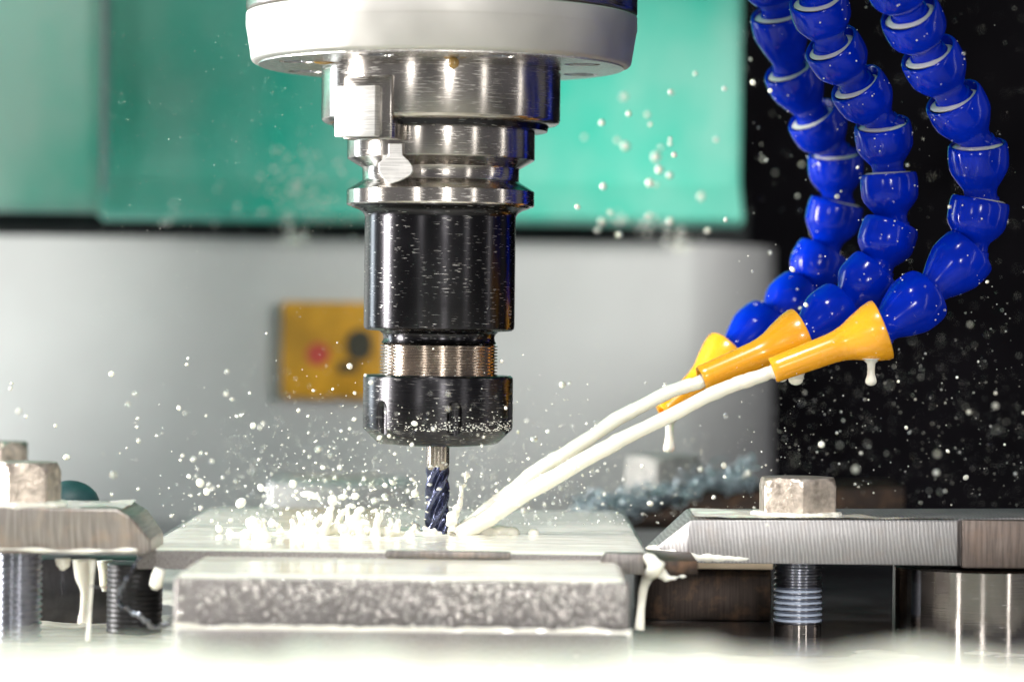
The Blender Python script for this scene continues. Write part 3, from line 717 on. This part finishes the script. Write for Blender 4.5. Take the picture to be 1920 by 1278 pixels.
# ------------------------------------------------------------------ coolant hoses
def seg_mesh(P, D, L, R, n=40):
    prof = [(.60, .50), (.40, .78), (.03, .85), (-.01, .89), (.0, .95), (.05, .985), (.20, 1.01), (.50, 1.02), (.80, 1.0), (.97, .94)]
    l = L/R
    e = max(1.38, l-.42); prof += [(.97+(e-.97)*.5, .79), (e, .60), (max(e+.06, l-.25), .55), (l-.06, .56), (l-.02, .615), (l+.14, .63), (l+.30, .72), (l+.48, .66), (l+.6, .4)]
    pr = [(t*R, r*R) for t, r in prof]
    return lathe(pr, P, D, n)
hr = random.Random(4)
def hose(label, cups, nz_rim, nz_end, R, coat):
    h = thing("coolant_hose", label, "coolant hose", cups[0][:3] and W(*cups[0]), "segmented coolant hoses")
    P = [W(*c) for c in cups] + [W(*nz_rim)]
    for i in range(len(P)-1):
        D = P[i+1]-P[i]; L = D.length; D.normalize()
        s = mk("segment", *seg_mesh(P[i], D, L, R), BLUE, h, smooth=45)
        u_ = D.orthogonal().normalized(); v_ = D.cross(u_); bd_ = []
        for q in range(9):
            a_ = hr.uniform(0, 6.283); t_ = hr.uniform(.05, .7); rad = R*1.012
            bd_.append(ball(P[i] + D*R*t_ + (u_*math.cos(a_)+v_*math.sin(a_))*rad, hr.uniform(.00012, .0004), 1))
        sb_ = mk("coolant_bead", *join(*bd_), MILK, s, smooth=180); sb_['kind'] = 'stuff'
        nrm = (-D*1.0 + Vector((0, 0, 1))*.42).normalized(); sink = .80*math.sin(nrm.angle(-D))-.03
        if D.z < -.55 and D.y > .05:      # the mouth tips toward us: coolant lies in it
            low = (Vector((0, 0, -1)) - (-D)*(Vector((0, 0, -1)).dot(-D)))
            low = low.normalized() if low.length > .01 else Vector((0, 0, 0))
            c = P[i] + D*R*.07
            mk("coolant_film", *lathe([(-.06*R, .80*R), (-.01*R, .84*R), (.04*R, .74*R), (.05*R, .3*R)], P[i] + D*R*sink, nrm, 36), MILK, s, smooth=60)
    A, B = W(*nz_rim), W(*nz_end); D = B-A; L = D.length; D.normalize()
    prof = [(.30*R, .5*R), (.10*R, .80*R), (-.08*R, .88*R), (-.11*R, .97*R), (-.08*R, 1.03*R), (.05*R, 1.04*R), (.35*R, .96*R), (.80*R, .78*R), (1.15*R, .62*R), (1.45*R, .54*R), (1.75*R, .50*R),
            (L-.25*R, .44*R), (L-.06*R, .44*R), (L, .41*R), (L, .33*R), (L-.3*R, .31*R)]
    mk("nozzle", *lathe(prof, A, D, 48), ORANGE, h, smooth=45)
    return h, A, B, D
RA = 56*.99/F
HA = hose("nearest blue segmented hose on the right with a bright orange nozzle above the other two",
     [(1672, -52, .947), (1704, 23, .958), (1740, 99, .969), (1786, 182, .979), (1833, 270, .988), (1839, 374, .994), (1820, 470, .995), (1738, 552, .992)], (1650, 619, .985), (1448, 694, .985), RA, 1)
HB = hose("middle blue segmented hose whose orange nozzle lies under the nearest one",
     [(1520, -90, .966), (1532, -4, .976), (1557, 82, .987), (1604, 156, .997), (1654, 232, 1.006), (1666, 325, 1.013), (1672, 420, 1.014), (1644, 506, 1.012), (1580, 574, 1.010)], (1500, 632, 1.004), (1314, 709, .998), 54*1.0/F, 1)
HC = hose("rear blurred blue segmented hose, closest to the green cover, nozzle pointing down",
     [(1440, -60, 1.035), (1458, 24, 1.043), (1480, 128, 1.054), (1522, 216, 1.064), (1566, 288, 1.072), (1570, 378, 1.078), (1546, 470, 1.080), (1505, 548, 1.078), (1440, 604, 1.070)], (1366, 668, 1.06), (1246, 776, 1.05), 52*1.06/F, 1)

# jets from the two near nozzles
def jet(label, pts, radii, seed):
    P = spline(pts, 14); m = len(P); Rr = []
    for i in range(m):
        t = i/(m-1); q = t*(len(radii)-1); k = min(int(q), len(radii)-2); f = q-k
        Rr.append((radii[k]*(1-f)+radii[k+1]*f)*(1+.12*fbm((t*12, seed, 0), 1, 3)+.06*fbm((t*34, seed, 4), 1, 2)))
        P[i] = P[i] + Vector((0, 0, .0005*fbm((t*11, 3, seed), 1, 3)))
    o = mk("coolant_jet", *tube(P, Rr, 24), MILK, loc=P[0], smooth=180); return tag(o, label, "coolant jet", "coolant jets")
k1 = 1/F
jet("cream coolant jet from the nearest nozzle, the lower of the pair", [W(1456, 693, .985), W(1444, 698, .985), W(1398, 714, .985), W(1352, 731, .986), W(1264, 774, .987), W(1176, 819, .989), W(1124, 845, .99), W(1053, 886, .992), W(966, 937, .994), W(905, 976, .995), W(858, 1004, .995)], [12.5*k1, 13*k1, 13*k1, 13*k1, 13.5*k1, 13*k1, 15*k1, 15*k1, 15*k1, 17*k1, 17*k1, 16*k1], 1)
jet("cream coolant jet from the middle nozzle, the upper of the pair", [W(1326, 709, .998), W(1314, 714, .998), W(1247, 739, .998), W(1159, 784, .998), W(1071, 844, .998), W(1022, 872, .998), W(966, 917, .998), W(896, 972, .998), W(860, 1003, .998)], [12*k1, 12.5*k1, 13.5*k1, 13*k1, 13.5*k1, 14.5*k1, 15*k1, 16*k1, 16*k1, 16*k1], 5)
# drips
def teardrop(label, x, y0, y1, rn, rb, d, top=22):
    c = W(x, y1, d); L = (y1-y0)*d/F; k = d/F
    pr = [(L, top*k), (L*.95, top*.6*k), (L*.82, rn*k*1.15), (L*.6, rn*k), (L*.42, rn*k*1.05), (rb*k*1.2, rb*k*.9), (rb*k*.8, rb*k), (rb*k*.45, rb*k*.92), (rb*k*.15, rb*k*.62), (0, rb*k*.2)]
    o = mk("coolant_drip", *lathe(pr, c, n=24), MILK, loc=c, smooth=180); return tag(o, label, "coolant drip", "coolant drips under the nozzles")
teardrop("long white teardrop hanging under the flared end of the nearest nozzle", 1633, 672, 723, 7, 11, .985, 26)
teardrop("long cream teardrop hanging under the tip of the rear nozzle", 1255, 782, 848, 7, 11.5, 1.05, 20)
teardrop("short fat drop hanging where the two front nozzles cross", 1492, 694, 722, 15, 14, .994, 22)
teardrop("small pale drop below the tip of the nearest nozzle", 1466, 690, 716, 11, 10, .988, 16)

# ------------------------------------------------------------------ splash round the cutter
rnd = random.Random(21)
pieces = []
zS = zT+.0006
def finger(base, dirv, L, r0, r1, bend, blob):
    P = []; m = 7
    for i in range(m):
        t = i/(m-1); P.append(base + dirv*L*t + bend*(t*t)*L)
    pieces.append(tube(P, [r0*(1-t/(m-1))+r1*(t/(m-1)) for t in range(m)], 10))
    if blob: pieces.append(ball(P[-1], blob, 2))
    return P
def branch(pts, r0, r1, d, tip=0, jit=.0012):
    """a thrown ligament through photo-like points (px, py), radii in px"""
    lean = rnd.gauss(-.18, .28)
    pts = [(x+(1003-y)*lean, 1003-(1003-y)*.86) for x, y in pts]; r1 *= .8; tip *= .85
    P = spline([W(x, y, d+rnd.gauss(0, jit)) for x, y in pts], 6); m = len(P)
    pieces.append(tube(P, [(r0+(r1-r0)*(k/(m-1))**.7)*px*(1+.08*math.sin(k*.9+x0_)) for k, x0_ in zip(range(m), [pts[0][0]]*m)], 10))
    pieces.append(ball(P[-1], (tip*.82 or r1*1.2)*px, 2, (rnd.uniform(.9, 1.3), 1, rnd.uniform(.9, 1.4))))
for d, fingers in ((.985, [
    ([(480, 1006), (474, 992), (466, 975)], 12, 9, 12), ([(494, 1008), (506, 1004), (512, 1012)], 9, 5, 0), ([(553, 1000), (556, 984), (556, 972)], 12, 6, 9),
    ([(566, 1000), (578, 980), (590, 962)], 11, 5, 8), ([(590, 1002), (588, 975), (590, 955)], 12, 6, 8), ([(604, 1000), (607, 968), (606, 944)], 12, 6, 9),
    ([(606, 968), (618, 958), (624, 946)], 7, 4, 6), ([(640, 1002), (650, 972), (652, 948)], 13, 6, 9), ([(650, 970), (662, 962), (668, 953)], 8, 6, 9),
    ([(676, 1002), (680, 985), (694, 975)], 13, 6, 8), ([(704, 1002), (708, 978), (712, 958)], 12, 6, 8), ([(708, 978), (698, 966), (700, 956)], 6, 4, 6),
    ([(710, 976), (720, 964), (722, 952)], 6, 4, 7), ([(742, 1002), (748, 986), (754, 972)], 11, 7, 8), ([(768, 1003), (776, 990), (784, 984)], 10, 5, 7),
    ([(528, 1003), (522, 988), (515, 980)], 11, 5, 8), ([(440, 1006), (436, 998), (430, 992)], 9, 5, 7)]),
    (1.005, [([(560, 998), (570, 975), (566, 955)], 12, 6, 8), ([(628, 998), (634, 970), (640, 952)], 12, 6, 8), ([(664, 998), (660, 970), (664, 940)], 11, 5, 7),
    ([(690, 1000), (686, 978), (676, 962)], 11, 5, 7), ([(728, 1000), (736, 982), (734, 968)], 11, 5, 8), ([(800, 1000), (792, 986), (786, 976)], 9, 5, 6), ([(500, 1000), (500, 985), (508, 972)], 10, 5, 7)])):
    for pts, r0, r1, tip in fingers: branch(pts, r0, r1, d, tip)
for (x0_, x1_, h0, h1, d) in ((548, 600, 28, 16, .99), (596, 632, 20, 30, .988), (634, 690, 34, 20, .992), (690, 730, 18, 26, .99), (730, 800, 16, 10, .992), (430, 548, 6, 14, .985)):
    n_ = int((x1_-x0_)/6)
    for i in range(n_+1):       # thin standing walls between the fingers
        t = i/max(1, n_); hh = (h0+(h1-h0)*t)*(.75+.4*fbm((x0_+i*6, 1, 2), .05, 2))
        x = x0_+(x1_-x0_)*t; c = W(x, 1003-hh*.45, d+.003*math.sin(x*.05)); pieces.append(ball(c, 6.5*px, 2, (1.3, .55, max(.6, hh*.5/6.5))))
for i in range(70):             # the churned base
    x = rnd.uniform(425, 812); d = rnd.uniform(.968, 1.03); b = W(x, 1003, d); b.z = zS-.0008
    pieces.append(ball(b, rnd.uniform(8, 16)*px, 2, (rnd.uniform(1.6, 3.2), 1.4, rnd.uniform(.2, .4))))
for i in range(60):             # beads pinched off above the crown
    x = rnd.gauss(630, 85); pieces.append(ball(W(x, rnd.uniform(915, 975)-abs(rnd.gauss(0, 8)), rnd.uniform(.975, 1.02)), rnd.uniform(2.0, 4.2)*px, 2, (rnd.uniform(.9, 1.9), 1, rnd.uniform(.9, 1.7))))
pieces.append(ball(W(576, 926, .985), 7*px, 2, (2.2, 1, 1.1))); pieces.append(ball(W(590, 930, .985), 6*px, 2, (1.6, 1, 1.2)))
for i in range(16):
    a = rnd.uniform(0, 6.28); b = ex + Vector((.0055*math.cos(a), .0055*math.sin(a), zS-.001-ex.z)); L = rnd.uniform(8, 22)*px
    finger(b, Vector((math.cos(a)*.8, math.sin(a)*.8, 1)).normalized(), L, 8*px, 4*px, Vector((0, 0, 0)), rnd.uniform(3, 6)*px)
# ragged tongue right of the cutter
for i in range(17):
    t = i/16; pieces.append(ball(W(846+30*t+rnd.gauss(0, 2.2), 1000-112*t, .994+rnd.gauss(0, .001)), (9-4.5*t)*rnd.uniform(.6, 1.15)*px, 2, (1, .8, rnd.uniform(1, 1.7))))
for i in range(12):
    pieces.append(ball(W(rnd.uniform(836, 862), rnd.uniform(940, 1002), .99), rnd.uniform(3, 9)*px, 2))
for (x, y, r) in ((885, 880, 3.5), (880, 892, 4), (890, 905, 2.5), (876, 872, 3)): pieces.append(ball(W(x, y, .994), r*px, 2))
# thick rim blobs and right hand lumps
for (x, r) in ((862, 15), (874, 13), (852, 12), (890, 11), (905, 20), (935, 16), (960, 13), (1000, 10), (945, 14), (880, 20)): pieces.append(ball(W(x, 1000, 1.0), r*px, 2, (1.2, 1, 1.1)))
# flung ligaments
def lig(pts, r):
    P = spline([W(*p) for p in pts], 6); pieces.append(tube(P, [r*px*(1+.5*math.sin(i*1.3)) for i in range(len(P))], 8))
    pieces.append(ball(P[0], r*1.9*px, 2))
lig([(755, 946, .985), (772, 952, .987), (790, 955, .99), (806, 962, .994)], 2.0)
lig([(768, 960, .985), (784, 968, .988), (800, 974, .992)], 1.9)
lig([(772, 898, .99), (780, 902, .99), (782, 912, .99), (778, 922, .99)], 2.6)
lig([(768, 930, .985), (786, 936, .988), (806, 940, .99)], 1.6)
lig([(462, 1003, .965), (480, 985, .965), (490, 975, .965)], 7)
lig([(490, 1010, .955), (482, 990, .957), (475, 978, .958)], 10)
mesh_s = melted(join(*pieces), .00042, 9)
o = mk("coolant_splash", *mesh_s, MILK, loc=Vector((ex.x-.02, 0, zT)), smooth=180); tag(o, "ragged crown of white coolant splashing up round the end mill", "splash")
wet = []
for i in range(12):
    a = rnd.uniform(math.pi, 2*math.pi); y = rnd.choice([rnd.uniform(862, 880), rnd.uniform(880, 990)]); r = rnd.uniform(1.4, 4)
    rr = 21 if y < 885 else 22
    wet.append(ball(ex + Vector((rr*px*math.cos(a), rr*px*math.sin(a), Zp(y)-ex.z)), r*px, 1, (1.5, .8, 1)))
o = mk("coolant_film", *join(*wet), MILK, em, smooth=180); o['kind'] = 'stuff'

# ------------------------------------------------------------------ flying droplets
ico = bpy.data.meshes.new("droplet"); bm = bmesh.new(); bmesh.ops.create_icosphere(bm, subdivisions=3, radius=1); bm.to_mesh(ico); bm.free()
ico.materials.append(MILK); ico.shade_smooth()
rnd = random.Random(99)
regions = [  # label, x range, y range, distance range, radius px range, count, bias
 ("white coolant droplet flying left of the end mill, over the grey wall", (250, 790), (640, 990), (.93, 1.12), (2.6, 6.0), 70),
 ("white coolant droplet hanging between the end mill and the clamp on the right", (860, 1420), (700, 960), (.95, 1.2), (2.6, 6), 34),
 ("white coolant droplet over the black wall on the right", (1400, 1900), (60, 940), (.93, 1.25), (2.2, 6), 46),
 ("round white droplet in front of the green cover right of the spindle", (1080, 1380), (130, 440), (1.04, 1.3), (4, 8.5), 34),
 ("large blob of coolant thrown low over the plate", (330, 800), (895, 1000), (.95, 1.02), (6, 12), 18),
 ("pale droplet floating over the left clamp and grey wall", (20, 260), (700, 940), (.93, 1.15), (3, 6.5), 12),
]
for lab, xr_, yr_, dr_, rr_, cnt in regions:
    for i in range(cnt):
        x = rnd.uniform(*xr_); y = yr_[0]+(yr_[1]-yr_[0])*(rnd.random()**.8); d = rnd.uniform(*dr_); r = rr_[0]+(rr_[1]-rr_[0])*rnd.random()**2.2
        o = bpy.data.objects.new("coolant_droplet", ico); COL.objects.link(o); o.location = W(x, y, d)
        s = r*d/F; o.scale = (s*rnd.uniform(.85, 1.2), s, s*rnd.uniform(.85, 1.25)); o.rotation_euler = (0, rnd.uniform(0, 3), 0)
        tag(o, lab, "droplet", lab.replace("droplet", "droplets").replace("blob", "blobs"))
# the fine spray
def spray(name, label, gens, loc):
    parts = []
    bm = bmesh.new(); bmesh.ops.create_icosphere(bm, subdivisions=1, radius=1); bm.verts.index_update()
    bv = [v.co.copy() for v in bm.verts]; bf = [[v.index for v in f.verts] for f in bm.faces]; bm.free()
    V, Fc = [], []
    for x, y, d, r in gens:
        c = W(x, y, d); s = r*d/F; k = len(V); V += [c+b*s for b in bv]; Fc += [[i+k for i in f] for f in bf]
    o = mk(name, V, Fc, MILK, loc=loc, smooth=180); return tag(o, label, "spray", kind='stuff')
g = []
for i in range(2100):       # round the cutter
    x = rnd.gauss(700, 190) if rnd.random() < .7 else rnd.gauss(950, 170); y = 985-abs(rnd.gauss(0, 120)); d = rnd.gauss(1.0, .08)
    if d < .86 or d > 1.3 or not 150 < x < 1450: continue
    if 780 < x < 856 and y > 825 and d < 1.0: continue
    g.append((x, y, d, min(4.5, .62*math.exp(abs(rnd.gauss(0, .75))))))
for i in range(1600):
    g.append((rnd.uniform(420, 1330), 965-abs(rnd.gauss(0, 115)), rnd.uniform(1.1, 1.38), rnd.uniform(.7, 2.2)))
spray("coolant_spray", "fine white coolant spray flying round the end mill", g, W(820, 950, 1))
g = []
for i in range(1300):       # over the black wall
    x = rnd.uniform(1380, 1920); y = rnd.gauss(800, 130) if rnd.random() < .6 else rnd.uniform(0, 960); d = rnd.uniform(.9, 1.4)
    if y > 962: continue
    g.append((x, y, d, .55*math.exp(abs(rnd.gauss(0, .6)))))
spray("coolant_spray", "fine specks of spray over the black wall behind the hoses", g, W(1650, 800, 1.1))
g = []
for i in range(900):
    x = rnd.uniform(180, 700); y = rnd.uniform(60, 600); d = rnd.uniform(.95, 1.3)
    g.append((x, y, d, rnd.uniform(.4, .9)))
for (cx, cy, n_, s_) in ((560, 350, 110, 40), (580, 390, 60, 55), (550, 445, 26, 12), (1275, 450, 40, 15), (1155, 412, 14, 12), (1220, 425, 18, 14), (470, 400, 14, 60), (320, 405, 8, 10)):
    for i in range(n_): g.append((rnd.gauss(cx, s_), rnd.gauss(cy, s_*.9), rnd.uniform(1.33, 1.40), rnd.uniform(1.6, 4.2)))
spray("coolant_spray", "blurred spray drifting before the green covers", g, W(500, 350, 1.2))
